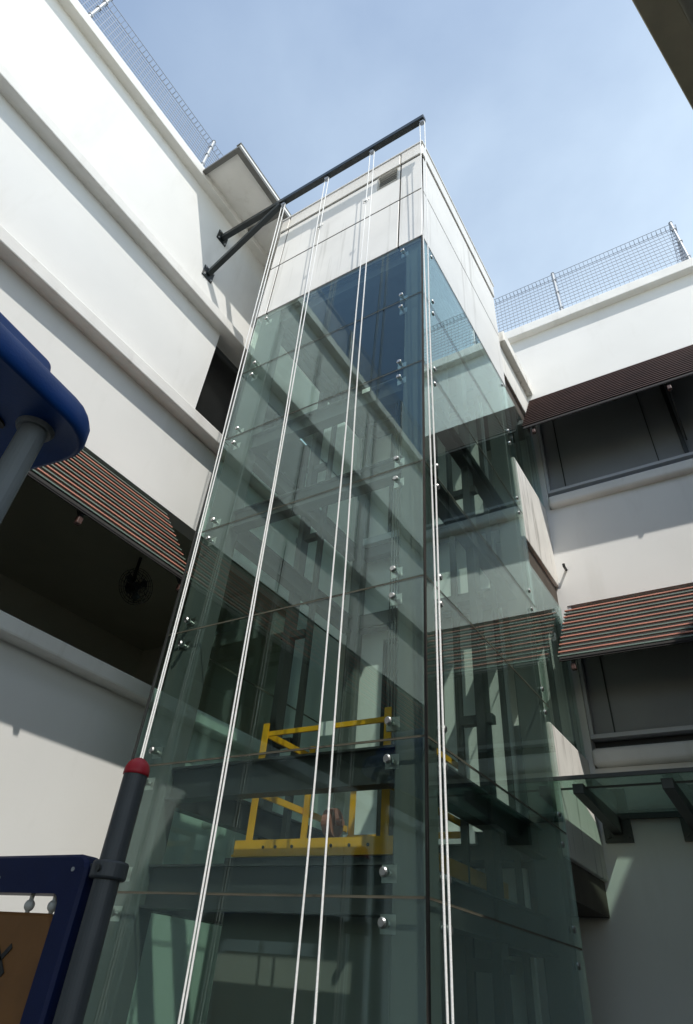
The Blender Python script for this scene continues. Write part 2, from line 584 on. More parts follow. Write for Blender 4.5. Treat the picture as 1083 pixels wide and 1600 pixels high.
# dark back of the hoods: the backing sheet added in each sunshade
# slab edges of the link between lift and wing
XS = -0.492
for (z0, z1, n) in ((0.30, 0.625, 'link_spandrel'), (1.255, 1.625, 'link_spandrel'), (2.14, 2.33, 'link_spandrel')):
    m = MB().ubox(XL + 0.3, XS, 1.812, YR - 0.001, z0, z1)
    sp = m.build(n, SPAND, right, bevel=0.01)
    m = MB().ubox(XL + 0.3, XS - 0.012, 1.814, YR - 0.002, z0 - 0.085, z0 - 0.001)
    m.build('soffit', SOFFIT, sp)
m = MB().ubox(XL + 0.3, XS + 0.03, 1.812, YR - 0.0005, 2.331, 2.40)
m.build('link_coping', SPAND, right, bevel=0.012)
for z0, z1 in ((0.63, 1.165), (1.63, 2.05)):
    lw = MB().ubox(XS - 0.012, XS - 0.006, 1.82, YR - 0.002, z0, z1).build('link_window', GLASS, right)
    for y in (1.975, YR - 0.02):
        MB().ubox(XS - 0.03, XS - 0.013, y - 0.006, y + 0.006, z0, z1).build('frame', DARKST, lw)
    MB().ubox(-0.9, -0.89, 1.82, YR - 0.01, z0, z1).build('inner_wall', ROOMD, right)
# hook on the wall
m = MB().tube([P(-0.454, YR, 1.322), P(-0.454, YR - 0.03, 1.322), P(-0.454, YR - 0.032, 1.332)], 0.018, 8)
m.build('hook', DARKST, right)
# glass canopy over the ground floor
A = [(-0.535, 1.78, 0.466), (0.74, 1.78, 0.466), (0.74, YR - 0.003, 0.466), (-0.47, YR - 0.003, 0.466)]
cg = MB().prism([P(*p) for p in A], (0, 0, 0.013)).build('glass_canopy', CGLASS, right)
m = MB()
m.bar(P(-0.54, 1.775, 0.467), P(0.74, 1.775, 0.467), 0.02, 0.03)
m.bar(P(-0.52, 1.83, 0.455), P(0.74, 1.83, 0.455), 0.015, 0.015)
m.bar(P(-0.47, YR - 0.008, 0.462), P(0.74, YR - 0.008, 0.462), 0.03, 0.05)
m.build('edge_trim', DARKST, cg)
for x in (-0.44, -0.225, 0.2, 0.6):
    m = MB()
    m.prism([P(x - 0.014, YR - 0.01, 0.459), P(x - 0.014, YR - 0.01, 0.415), P(x - 0.014, 1.80, 0.435), P(x - 0.014, 1.80, 0.459)],
            (0.028 * U, 0, 0))
    br = m.build('bracket', DARKST, cg, bevel=0.004)
    m = MB().ubox(x - 0.04, x + 0.04, YR - 0.009, YR - 0.001, 0.395, 0.455)
    for dx in (-0.028, 0.028):
        m.tube([P(x + dx, YR - 0.009, 0.41), P(x + dx, YR - 0.015, 0.41)], 0.018, 8)
    m.build('wall_plate', DARKST, br)


# ------------------------------------------------------------------ roof fences
def fence(root, p0, p1, h, posts, rail_n, pitch):
    p0, p1 = Vector(p0), Vector(p1)
    d = p1 - p0
    ln = d.length
    d.normalize()
    nrm = Vector((-d.y, d.x, 0))
    m = MB()
    r = 0.0042
    for i in range(rail_n):
        z = Vector((0, 0, 0.05 + (h - 0.17) * i / (rail_n - 1)))
        m.bar(p0 + z, p1 + z, r * 1.7, r * 1.7)
    top = Vector((0, 0, h))
    for k in (-1, 1):                               # the rolled triangular top edge
        m.bar(p0 + top + nrm * 0.05 * k, p1 + top + nrm * 0.05 * k, r * 1.8, r * 1.8)
    n = int(ln / pitch)
    for i in range(n + 1):
        q = p0 + d * (i * pitch)
        a = q + Vector((0, 0, h - 0.12))
        m.bar(q + Vector((0, 0, 0.05)), a, r * 1.6, r * 1.6, up=nrm)
        e1 = q + top + nrm * 0.05
        e2 = q + top - nrm * 0.05
        m.bar(a, e1, r * 1.5, r * 1.5, up=d)
        m.bar(e1, e2, r * 1.5, r * 1.5, up=d)
        m.bar(e2, a, r * 1.5, r * 1.5, up=d)
    m.build('wire_mesh', GALV, root)
    for t in posts:
        q = p0 + d * t - nrm * 0.045
        mp_ = MB().tube([q, q + Vector((0, 0, h + 0.04))], 0.025, 12)
        mp_.tube([q + Vector((0, 0, h + 0.04)), q + Vector((0, 0, h + 0.055))], [0.034, 0.020], 12)
        mp_.bar(q, q + Vector((0, 0, 0.012)), 0.12, 0.12)
        for zc in (0.25, h * 0.55, h - 0.2):
            mp_.bar(q + Vector((0, 0, zc)) - d * 0.035, q + Vector((0, 0, zc)) + d * 0.035, 0.06, 0.018)
        mp_.build('post', GALVP, root)


fl = thing('wire_fence', P(XL, 0, 2.99), 'galvanised wire mesh fence running along the parapet of the left white wing', 'fence', 'wire fences on the roof parapets')
fence(fl, P(XL - 0.004, -3.1, 2.99), P(XL - 0.004, 1.9, 2.99), 0.33 * U, [(3.1 + 0.66 - 0.716 * k) * U for k in range(0, 5)] + [(3.1 + 1.376) * U], 13, 0.075)
fr_ = thing('wire_fence', P(0.4, YR, 2.84), 'galvanised wire mesh fence on the parapet of the right white wing, seen beyond the lift', 'fence', 'wire fences on the roof parapets')
fence(fr_, P(-1.45, YR + 0.02, 2.84), P(0.405, YR + 0.02, 2.84), 0.40 * U, [(1.45 + 0.405 - 0.005 - 0.635 * k) * U for k in range(0, 4)], 13, 0.075)
fence(fr_, P(0.405, YR + 0.02, 2.84), P(0.405, YR + 1.5, 2.84), 0.40 * U, [0.8 * U], 13, 0.075)

# ------------------------------------------------------------------ glass lift tower
TX0, TX1, TY0, TY1 = -1.212, -0.484, 1.0, 1.80
tower = thing('glass_lift_tower', P((TX0 + TX1) / 2, 1.4, GZ), 'tall green glass lift tower with stained white cladding on top, in the courtyard corner', 'lift tower')
ROWS = [-0.45, -0.20, 0.116, 0.345, 0.66, 0.973, 1.34, 1.67, 2.0]
GT = 0.014 / U           # pane thickness
J = 0.006 / U            # half a joint
# plinth
MB().ubox(TX0 + 0.012, TX1 - 0.012, TY0 + 0.012, TY1 - 0.012, GZ, -0.452).build('plinth', COLUMN, tower)
sealm = MB()
for a, b in zip(ROWS[:-1], ROWS[1:]):
    z0, z1 = a + J, b - J
    MB().ubox(TX0 + J, TX1 - 2 * J, TY0, TY0 + GT, z0, z1).build('glass_pane', GLASS, tower)
    MB().ubox(TX1 - GT, TX1, TY0 + 2 * J, TY1 - J, z0, z1).build('glass_pane', GLASS, tower)
    MB().ubox(TX0, TX0 + GT, TY0 + GT + 2 * J, TY1 - J, z0, z1).build('glass_pane', GLASS, tower)
s0 = 0.0035 / U
for z in ROWS[1:-1]:
    sealm.ubox(TX0 + J, TX1 - 2 * J, TY0 + s0, TY0 + GT - s0, z - J, z + J)
    sealm.ubox(TX1 - GT + s0, TX1 - s0, TY0 + 2 * J, TY1 - J, z - J, z + J)
    sealm.ubox(TX0 + s0, TX0 + GT - s0, TY0 + GT + 2 * J, TY1 - J, z - J, z + J)
sealm.build('joint_seal', SEAL, tower)
MB().ubox(TX1 - 2 * J + 0.0002, TX1 + 0.0012, TY0 - 0.0012, TY0 + 2 * J - 0.0002, -0.45, 2.0).build('corner_joint', JOINT, tower)
sealm = MB().ubox(TX0 - 0.002, TX0 + 0.004, TY0 - 0.004, TY0 - 0.0005, -0.45, 2.0)
sealm.build('edge_strip', DARKST, tower)
# corner columns
CI = 0.030
CW = 0.042
for cx, cw, cy in ((TX0 + 0.012, 0.095, TY0 + CI - 0.012), (-0.556, 0.064, TY0 + CI - 0.012), (-1.150, 0.043, TY1 - CI - CW), (-0.556, 0.064, TY1 - CI - CW)):
    if True:
        MB().ubox(cx, cx + cw, cy, cy + CW, -0.45, 2.02).build('column', COLUMN, tower, bevel=0.012)
# ring beams
XA, XC = TX0 + 0.107, -0.556
YA, YC = TY0 + CI + CW - 0.012, TY1 - CI - CW
for (z0, z1) in ((-0.38, -0.31), (0.095, 0.165), (0.280, 0.343), (0.975, 1.035), (1.275, 1.338), (1.93, 2.0)):
    m = MB()
    f = 0.004
    for (yy) in (TY0 + CI - 0.008, TY1 - CI - 0.04):
        m.ubox(XA + 0.0005, XC - 0.0005, yy + 0.012, yy + 0.017, z0 + f, z1 - f)
        m.ubox(XA + 0.0005, XC - 0.0005, yy, yy + 0.034, z0, z0 + f)
        m.ubox(XA + 0.0005, XC - 0.0005, yy, yy + 0.034, z1 - f, z1)
    for (xx) in (TX0 + 0.050, TX1 - CI - 0.04):
        m.ubox(xx + 0.012, xx + 0.017, YA + 0.0005, YC - 0.0005, z0 + f, z1 - f)
        m.ubox(xx, xx + 0.034, YA + 0.0005, YC - 0.0005, z0, z0 + f)
        m.ubox(xx, xx + 0.034, YA + 0.0005, YC - 0.0005, z1 - f, z1)
    m.build('ring_beam', BEAMG, tower)


# glass bolts: button outside, stem and plate inside
def bolt_mb(c, n):
    n = Vector(n)
    t = Vector((0, 0, 1)).cross(n)
    b = MB().tube([c, c + n * 0.006, c + n * 0.014], [0.024, 0.024, 0.017], 14)
    return b


def bolt_in(c, n):
    n = Vector(n)
    b = MB().tube([c - n * 0.0165, c - n * 0.03, c - n * 0.03, c - n * 0.075], [0.026, 0.022, 0.013, 0.013], 10)
    up = Vector((0, 0, 1))
    b.bar(c - n * 0.065 + up * 0.04, c - n * 0.065 - up * 0.04, 0.09, 0.012, up=n)
    return b


proto = {}
for face in ('front', 'side'):
    for zc in ROWS[1:]:
        for dz in (-0.032, 0.032):
            if zc == ROWS[-1] and dz > 0:
                continue
            spots = [(TX0 + 0.054, TY0), (TX1 - 0.076, TY0)] if face == 'front' else [(TX1, TY0 + 0.072), (TX1, TY1 - 0.055)]
            nrm = (0, -1, 0) if face == 'front' else (1, 0, 0)
            for (x, y) in spots:
                c = P(x, y, zc + dz)
                if face not in proto:
                    o = bolt_mb(c, nrm).build('glass_bolt', STAIN, tower, smooth=False)
                    bolt_in(c, nrm).build('bolt_arm', STAIN, o)
                    proto[face] = (o, c)
                else:
                    src, c0 = proto[face]
                    copy_to(src, tower, c - c0)
# cladding: panels on front and right (and plain ones on the hidden sides) with grimy gaps
MB().ubox(TX0 + 0.016, TX1 - 0.016, TY0 + 0.016, TY1 - 0.016, 2.012, 2.735).build('head_wall', JOINT, tower)
hz = [(2.008, 2.351), (2.359, 2.653), (2.662, 2.755)]
fx = [(TX0, -1.169), (-1.163, -0.582), (-0.576, TX1)]
for (z0, z1) in hz:
    for i, (x0, x1) in enumerate(fx):
        cap = z1 > 2.7
        yy = TY0 - (0.006 if cap else 0)
        if not cap and z0 > 2.3 and i == 1:
            # the panel with the vent opening, built round the hole
            vx0, vx1, vz0, vz1 = -0.685, -0.595, 2.548, 2.645
            m = MB()
            m.ubox(x0, vx0, yy, TY0 + 0.016, z0, z1)
            m.ubox(vx1, x1, yy, TY0 + 0.016, z0, z1)
            m.ubox(vx0, vx1, yy, TY0 + 0.016, z0, vz0)
            m.ubox(vx0, vx1, yy, TY0 + 0.016, vz1, z1)
            m.build('cladding_panel', CLAD, tower)
            vent = MB().ubox(vx0, vx1, TY0 + 0.0145, TY0 + 0.0155, vz0, vz1).build('vent', BLACKP, tower)
            m = MB()
            for k in range(6):
                z = vz0 + (k + 0.5) * (vz1 - vz0) / 6
                m.bar(P(vx0, TY0 + 0.007, z), P(vx1, TY0 + 0.007, z), 0.016, 0.005, up=(0, -0.35, 0.94))
            m.build('vent_blade', GRAYROOF, vent)
            m = MB()
            e = 0.004
            m.ubox(vx0 - e, vx1 + e, TY0 - 0.003, TY0 - 0.0006, vz1, vz1 + e)
            m.ubox(vx0 - e, vx1 + e, TY0 - 0.003, TY0 - 0.0006, vz0 - e, vz0)
            m.ubox(vx0 - e, vx0, TY0 - 0.003, TY0 - 0.0006, vz0, vz1)
            m.ubox(vx1, vx1 + e, TY0 - 0.003, TY0 - 0.0006, vz0, vz1)
            m.build('vent_frame', GRAYROOF, vent)
            continue
        MB().ubox(x0, x1, yy, TY0 + 0.016, z0, z1).build('cladding_panel', CLAD, tower, bevel=0.004, seg=1)
    xr = TX1 + (0.006 if z1 > 2.7 else 0)
    MB().ubox(TX1 - 0.0158, xr, TY0 + 0.0005, TY1, z0, z1).build('cladding_panel', CLAD, tower, bevel=0.004, seg=1)
    MB().ubox(TX0, TX0 + 0.0158, TY0 + 0.017, TY1, z0, z1).build('cladding_panel', CLAD, tower)
m = MB()
for z0, z1 in ((2.3511, 2.3589), (2.6531, 2.6619)):
    m.ubox(TX0 + 0.001, TX1 - 0.016, TY0 + 0.0012, TY0 + 0.0158, z0, z1)
    m.ubox(TX1 - 0.0155, TX1 - 0.0012, TY0 + 0.0012, TY1 - 0.001, z0, z1)
for x0, x1 in ((-1.1689, -1.1631), (-0.5819, -0.5761)):
    for z0, z1 in ((2.008, 2.351), (2.359, 2.653)):
        m.ubox(x0, x1, TY0 + 0.0014, TY0 + 0.0158, z0, z1)
m.build('joint_filler', JOINT, tower)
MB().ubox(TX0 + 0.02, TX1 - 0.02, TY1 - 0.014, TY1, 2.008, 2.75).build('cladding_panel', CLAD, tower)
MB().ubox(TX0 - 0.004, TX1 + 0.01, TY0 - 0.010, TY1 + 0.004, 2.756, 2.768).build('roof_cap', CLAD, tower, bevel=0.006)
# landing walls at the back of the shaft: wall, door opening, steel doors, operator box
for zf in (-0.42, 0.345, 1.36):
    zt = zf + 0.76 if zf < 0 else zf + 0.62
    ztop = 0.27 if zf < 0 else (1.27 if zf < 1 else 2.0)
    dx0, dx1, dh = -1.02, -0.80, zf + 0.60
    yw0, yw1 = TY1 - 0.02, TY1 - 0.004
    m = MB()
    m.ubox(TX0 + 0.01, dx0, yw0, yw1, zf, ztop)
    m.ubox(dx1, TX1 - 0.11, yw0, yw1, zf, ztop)
    m.ubox(dx0, dx1, yw0, yw1, dh, ztop)
    wl = m.build('landing_wall', W_WALL, tower)
    d = MB().ubox(dx0 + 0.012, (dx0 + dx1) / 2 - 0.002, yw0 + 0.006, yw0 + 0.01, zf, dh - 0.012)
    d.ubox((dx0 + dx1) / 2 + 0.002, dx1 - 0.012, yw0 + 0.006, yw0 + 0.01, zf, dh - 0.012)
    d.build('landing_door', CARW, tower)
    m = MB()
    m.ubox(dx0, dx0 + 0.012, yw0 - 0.01, yw0 + 0.012, zf, dh - 0.012)
    m.ubox(dx1 - 0.012, dx1, yw0 - 0.01, yw0 + 0.012, zf, dh - 0.012)
    m.ubox(dx0, dx1, yw0 - 0.01, yw0 + 0.012, dh - 0.012, dh)
    m.build('door_frame', BEAMG, tower)
    m = MB().ubox(-1.10, -0.72, yw0 - 0.05, yw0 - 0.012, dh + 0.04, dh + 0.09)
    m.ubox(-1.16, -1.141, yw0 - 0.04, yw0 - 0.02, dh + 0.03, dh + 0.10)
    m.build('door_gear', DARKST, tower)
    m = MB().ubox(-1.10, -0.70, yw0 - 0.06, yw0 - 0.0005, zf - 0.03, zf - 0.001)
    m.build('door_sill', ALU, tower)
# guide rails, brackets and flat cables
for (x, y) in ((-1.085, 1.42), (-0.60, 1.42), (-0.66, 1.70), (-0.585, 1.70)):
    m = MB()
    m.ubox(x - 0.008, x + 0.008, y - 0.002, y + 0.002, -0.45, 2.0)
    m.ubox(x - 0.002, x + 0.002, y + 0.0021, y + 0.022, -0.45, 2.0)
    m.build('guide_rail', DARKST, tower)
for y, xs in ((1.42, (TX0 + CI, -1.094)), (1.42, (-0.591, TX1 - CI))):
    m = MB()
    for z in (0.05, 0.5, 0.82, 1.18, 1.5, 1.8):
        m.ubox(xs[0], xs[1], y - 0.01, y + 0.012, z, z + 0.02)
    m.build('rail_bracket', DARKST, tower)
for y in (1.42,):
    m = MB()
    for xx in (TX0 + CI + 0.015, TX1 - CI - 0.035):
        m.ubox(xx, xx + 0.02, 1.40, 1.44, -0.45, 2.0)
    m.build('mid_post', BEAMG, tower)

for (x, z, w_, h_) in ((-0.681, 1.303, 0.026, 0.017), (-0.712, 0.366, 0.032, 0.026)):
    MB().prism([P(x, TY0 + GT + 0.0006, z), P(x + w_, TY0 + GT + 0.0006, z), P(x + w_, TY0 + GT + 0.0006, z + h_), P(x, TY0 + GT + 0.0006, z + h_)],
               (0, 0.0008, 0)).build('paper_label', W_TRIM, tower)
# ------------------------------------------------------------------ lift car with its yellow roof guard
car = thing('lift_car', P(-0.80, 1.4, -0.44), 'grey lift car with yellow guard rail on its roof, inside the glass shaft', 'lift')
CX0, CX1, CY0, CY1 = -0.985, -0.615, 1.13, 1.66
MB().ubox(CX0, CX1, CY0, CY1, -0.44, 0.175).build('car_body', CARW, car, bevel=0.01)
m = MB().ubox(CX0 - 0.01, CX1 + 0.01, CY0 - 0.012, CY1, 0.1755, 0.19)
m.build('car_roof', BEAMG, car)
m = MB()
m.ubox(CX0 + 0.01, CX1 + 0.02, CY0 - 0.012, CY0 - 0.008, 0.1905, 0.22)
m.ubox(CX0 + 0.01, CX0 + 0.014, CY0 - 0.008, CY1 - 0.01, 0.1905, 0.22)
m.ubox(CX1 + 0.016, CX1 + 0.02, CY0 - 0.008, CY1 - 0.01, 0.1905, 0.22)
m.ubox(CX0 + 0.01, CX1 + 0.02, CY0 - 0.018, CY0 - 0.0121, 0.1905, 0.1945)
m.build('toe_board', YEL, car)
m = MB()
for x in (-0.90, -0.87, -0.83, -0.74, -0.70, -0.66):
    m.tube([P(x, CY0 - 0.0121, 0.207), P(x, CY0 - 0.014, 0.207)], 0.010, 8)
m.build('bolt', DARKST, car)
px0, px1, py0, py1 = -0.955, -0.640, CY0 - 0.004, 1.50
for (x, y, zt) in ((px0, py0, 0.452), (px1, py0, 0.452), (px0 + 0.01, 1.30, 0.452), (px0 + 0.01, py1, 0.452), (px1, py1, 0.452), (-0.79, py1, 0.452)):
    m = MB()
    wv = 0.016
    m.ubox(x, x + wv, y, y + 0.003, 0.2205 if y < 1.2 else 0.1905, zt)
    m.ubox(x, x + 0.003, y + 0.003, y + wv, 0.2205 if y < 1.2 else 0.1905, zt)
    m.build('guard_post', YEL, car)
for z in (0.425, 0.305):
    m = MB()
    m.ubox(px0 + wv + 0.0005, px1 - 0.0005, py0 + 0.0032, py0 + 0.008, z, z + 0.010)
    m.ubox(px0 + wv + 0.0005, px1 - 0.0005, py0 + 0.008, py0 + 0.014, z + 0.008, z + 0.010)
    m.build('guard_rail', YEL, car)
    m = MB()
    m.ubox(px0 + 0.0032, px0 + 0.008, py0 + wv, py1 - 0.001, z, z + 0.013)
    m.build('guard_rail', YEL, car)
    m = MB()
    m.ubox(px1 + 0.0032, px1 + 0.008, py0 + wv, py1 - 0.001, z, z + 0.013)
    m.build('guard_rail', YEL, car)
    m = MB()
    m.ubox(px0 + 0.011, px1 - 0.001, py1 - 0.006, py1 - 0.001, z - 0.02, z - 0.007)
    m.build('guard_rail', YEL, car)
m = MB().ubox(-0.86, -0.70, 1.36, 1.44, 0.1905, 0.25)
m.ubox(-0.80, -0.75, 1.385, 1.415, 0.25, 0.42)
m.build('crosshead', DARKST, car, bevel=0.01)
m = MB().tube([P(-0.785, 1.17, 0.255), P(-0.765, 1.17, 0.255)], [0.085, 0.085], 24)
m.tube([P(-0.80, 1.17, 0.255), P(-0.75, 1.17, 0.255)], 0.02, 10)
m.build('pulley', PINKM, car, smooth=False)
m = MB().ubox(-0.93, -0.88, 1.25, 1.32, 0.1905, 0.235)
m.build('junction_box', ALU, car, bevel=0.01)
for i, x in enumerate((-0.79, -0.781, -0.772, -0.763)):
    o = MB().tube([P(x, 1.40, 0.42), P(x, 1.40, 2.0)], 0.007, 6).build('hoist_cable', DARKST)
    tag(o, 'thin dark steel hoist cable hanging in the glass shaft above the lift car', 'cable', 'hoist cables inside the lift shaft')

# ------------------------------------------------------------------ black beam with its ropes
YBm = 0.917
ZBm = 2.742
beam = thing('steel_beam', P(XL, YBm, ZBm), 'black steel beam bolted to the left white wall, reaching across in front of the lift top', 'beam')
MB().bar(P(XL + 0.004, YBm, ZBm + 0.022), P(-0.428, YBm, ZBm + 0.022), 0.085, 0.10).build('main_tube', BLACKST, beam, bevel=0.008)
MB().bar(P(XL + 0.004, YBm, 2.447), P(-1.168, YBm, ZBm + 0.002), 0.078, 0.085).build('strut', BLACKST, beam, bevel=0.008)
for z in (ZBm + 0.022, 2.447):
    m = MB().ubox(XL + 0.0005, XL + 0.004, YBm - 0.032, YBm + 0.032, z - 0.036, z + 0.036)
    pl = m.build('wall_plate', BLACKST, beam, bevel=0.004)
    m = MB()
    for dy in (-0.022, 0.022):
        for dz in (-0.026, 0.026):
            m.tube([P(XL + 0.004, YBm + dy, z + dz), P(XL + 0.010, YBm + dy, z + dz)], 0.014, 6)
    m.build('anchor_bolt', GALVP, pl)
ropes = [
    (-1.148, (-1.146, -1.146), 0.985, 'leftmost pair', False),
    (-0.908, (-0.904, -0.904), 0.990, 'second', True),
    (-0.676, (-0.688, -0.648), 0.985, 'third', True),
    (-0.439, (-0.439, -0.439), 0.975, 'rightmost', False)]
rl = ['white looped rope along the left edge of the lift, behind the red capped post',
      'white looped rope with a small shackle, second from the wall end of the beam',
      'white looped rope whose two strands spread apart past the yellow guard rail',
      'white looped rope from the free end of the beam, at the right lift corner']
for i, (xt, xb, yb, _, shackle) in enumerate(ropes):
    # hanger under the beam belongs to the beam
    m = MB()
    zt = ZBm - 0.004
    hb = P(xt, YBm, zt)
    m.bar(hb + Vector((0, 0, 0.045)), hb + Vector((0, 0, -0.02)), 0.012, 0.05)
    m.tube([hb + Vector((-0.025, 0, -0.03)), hb + Vector((0.025, 0, -0.03))], 0.032, 12)
    m.build('rope_eye', GALV, beam)
    rt = thing('hanging_rope', hb + Vector((0, 0, -0.03)), rl[i], 'rope', 'white ropes hanging from the black beam')
    m = MB()
    pts = []
    gap = 0.034
    z0 = zt - 0.009
    zend = GZ + 0.012

    def strand(side):
        out = []
        ph = random.uniform(0, 6.28)
        ph2 = random.uniform(0, 6.28)
        for k in range(0, 61):
            t = k / 60
            z = z0 + (zend - z0) * t
            xbase = xt + (xb[0 if side < 0 else 1] - xt) * t
            y = YBm + (yb - YBm) * t
            wob = 0.006 * math.sin(9 * t + ph) * math.sin(math.pi * min(1, t * 1.2)) + 0.0035 * math.sin(23 * t + ph2) * t
            sg = side * (gap + ((0.012 if i != 2 else 0.004) - gap) * min(1.0, t * 1.35) ** 0.8)
            out.append(Vector((xbase * U + sg + wob, y * U + 0.004 * math.sin(11 * t + ph2), z * U + EYE)))
        return out
    a = strand(-1)
    b = strand(1)
    arch = [P(xt, YBm, z0) + Vector((-gap * math.cos(q), 0, 0.030 * math.sin(q))) for q in (0.5, 1.05, 1.57, 2.09, 2.6)]
    m.tube(list(reversed(a)) + arch + b, 0.0064, 8)
    m.build('rope', ROPE, rt, smooth=True)
    if shackle:
        zc = (2.285 if i == 2 else 2.268)
        t = (zc - z0) / (zend - z0)
        k = int(t * 60)
        c = b[k] if i == 1 else a[k]
        m = MB()
        m.tube([c + Vector((-0.02, -0.01, 0.03)), c + Vector((-0.026, -0.012, 0)), c + Vector((0, -0.012, -0.03)),
                c + Vector((0.026, -0.012, 0)), c + Vector((0.02, -0.01, 0.03))], 0.008, 8)
        m.tube([c + Vector((-0.034, -0.012, 0.028)), c + Vector((0.034, -0.012, 0.028))], 0.009, 8)
        m.tube([c + Vector((0.03, -0.01, 0.03)), c + Vector((0.05, -0.01, 0.055))], 0.006, 6)
        m.build('shackle', STAIN, rt, smooth=True)

# ------------------------------------------------------------------ roof of the neighbouring block, overhead at the right, plus added shading pieces
nb = thing('neighbouring_roof', P(1.2, 0.5, 2.0), 'overhanging roof eave with an olive edge beam, cutting the top right corner', 'roof eave')
e0 = Vector((0.278, 0.674))
HN = 2.0
ed = Vector((0.249, 1.0))


def ept(y, off=0.0):
    return e0.x + ed.x * (y - e0.y) + off


ya, yb_ = 0.48, 2.16  # eave cut short here to let sun reach the yellow guard
m = MB().prism([P(ept(ya), ya, HN), P(ept(ya, 0.085), ya, HN), P(ept(yb_, 0.085), yb_, HN), P(ept(yb_), yb_, HN)], (0, 0, 0.05))
m.build('edge_beam', OLIVE, nb, bevel=0.01)
m = MB().prism([P(ept(ya, 0.0855), ya, HN + 0.02), P(ept(ya, 2.5), ya, HN + 0.02), P(ept(yb_, 2.5), yb_, HN + 0.02), P(ept(yb_, 0.0855), yb_, HN + 0.02)], (0, 0, 0.03))
m.build('soffit', GRAYROOF, nb)
yn = -0.02
m = MB().prism([P(-1.0, -3.0, HN), P(2.6, -3.0, HN), P(2.6, yn, HN), P(ept(yn), yn, HN), P(-0.15, -0.2, HN), P(-1.0, -0.2, HN)], (0, 0, 0.05))
m.build('added_shade_slab', OLIVE, nb)  # unseen slab added to shade the playground and lower left wall
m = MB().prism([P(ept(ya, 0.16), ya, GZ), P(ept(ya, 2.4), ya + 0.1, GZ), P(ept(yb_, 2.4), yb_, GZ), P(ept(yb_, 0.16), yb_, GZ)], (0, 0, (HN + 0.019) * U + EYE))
m.build('wall', BLOCKW, nb)  # unseen block, made solid and dark to cut sky light on the right

# ------------------------------------------------------------------ playground pieces
ROT = math.radians(8)


def rrect(cx, cy, hx, hy, r, z, rot=ROT, n=6):
    out = []
    for (sx, sy, a0) in ((1, 1, 0), (-1, 1, 90), (-1, -1, 180), (1, -1, 270)):
        for k in range(n + 1):
            a = math.radians(a0 + 90 * k / n)
            x = sx * (hx - r) + r * math.cos(a)
            y = sy * (hy - r) + r * math.sin(a)
            out.append(Vector((cx + x * math.cos(rot) - y * math.sin(rot), cy + x * math.sin(rot) + y * math.cos(rot), z)))
    return out


# roof shelter: rim corner found from the photograph at about 2.7 m
RC = Vector((-2.055, 1.09, EYE + 1.70))          # outer far right corner of the rim
hx, hy = 0.78, 0.78
ccx = RC.x - (hx * math.cos(ROT) - hy * math.sin(ROT))
ccy = RC.y - (hx * math.sin(ROT) + hy * math.cos(ROT))
pr = thing('playground_shelter', (ccx, ccy, 0), 'blue stepped plastic playground roof on grey posts, at the left edge', 'playground roof')
zr = RC.z
m = MB()
loops = []
prof = [(0.30, 0.012), (0.05, 0.012), (0.022, 0.0), (0.006, 0.012), (0.0, 0.035), (0.004, 0.09), (0.022, 0.13), (0.075, 0.155), (0.11, 0.165),
        (0.118, 0.18), (0.123, 0.215), (0.145, 0.24), (0.215, 0.31), (0.235, 0.325), (0.24, 0.345), (0.247, 0.385), (0.275, 0.41), (0.46, 0.48), (0.66, 0.50)]
for (ins, dz) in prof:
    loops.append(rrect(ccx, ccy, hx - ins, hy - ins, max(0.05, 0.22 - ins * 0.75), zr + dz))
m.loft(loops)
rf_ = m.build('roof', BLUE, pr, smooth=False)
bv = rf_.modifiers.new('soft', 'BEVEL')
bv.width = 0.008
bv.segments = 2
bv.limit_method = 'ANGLE'
bv.angle_limit = math.radians(25)
for pl in rf_.data.polygons:
    pl.use_smooth = True
cr, sr = math.cos(ROT), math.sin(ROT)
for sx in (-1, 1):
    for sy in (-1, 1):
        ox, oy = sx * (hx - 0.205), sy * (hy - 0.215)
        px_, py_ = ccx + ox * cr - oy * sr, ccy + ox * sr + oy * cr
        m = MB().tube([(px_, py_, 0.0), (px_, py_, zr + 0.10)], 0.057, 24)
        m.tube([(px_, py_, zr - 0.008), (px_, py_, zr + 0.02)], [0.070, 0.085], 24)
        m.build('post', POSTL, pr, smooth=False)

for oy in (-0.42, 0.02, 0.40):                     # black plates standing in for shade inside the roof slots
    lp_ = []
    for q in range(16):
        a = 2 * math.pi * q / 16
        ux = hx - 0.33 + 0.035 * math.cos(a)
        uy = oy + 0.11 * math.copysign(abs(math.sin(a)) ** 0.7, math.sin(a))
        lp_.append(Vector((ccx + ux * cr - uy * sr, ccy + ux * sr + uy * cr, zr + 0.002)))
    MB().prism(lp_, (0, 0, 0.012)).build('slot_shade', BLACKP, rf_)
# panel on the red capped post
PX, PY = -2.645, 2.225
PT = EYE + 0.79
pp = thing('play_panel', (PX, PY, 0), 'navy plastic play panel clamped to a grey post with a red domed cap, bottom left', 'play panel')
m = MB().tube([(PX, PY, 0), (PX, PY, PT - 0.05)], 0.057, 28)
m.build('post', POSTG, pp, smooth=False)
m = MB()
lp = []
for k in range(0, 8):
    a = math.radians(90 * k / 8)
    lp.append([Vector((PX + 0.062 * math.cos(a) * math.cos(q), PY + 0.062 * math.cos(a) * math.sin(q), PT - 0.05 + 0.068 * math.sin(a))) for q in [2 * math.pi * i / 24 for i in range(24)]])
lp.insert(0, [Vector((v.x, v.y, PT - 0.062)) for v in lp[0]])
m.loft(lp)
m.build('cap', RED, pp, smooth=True)
zc = EYE + 0.335
m = MB().tube([(PX, PY, zc - 0.035), (PX, PY, zc - 0.025), (PX, PY, zc + 0.025), (PX, PY, zc + 0.035)], [0.074, 0.080, 0.080, 0.074], 28)
m.bar((PX - 0.14, PY - 0.0, zc), (PX - 0.06, PY, zc), 0.05, 0.055)
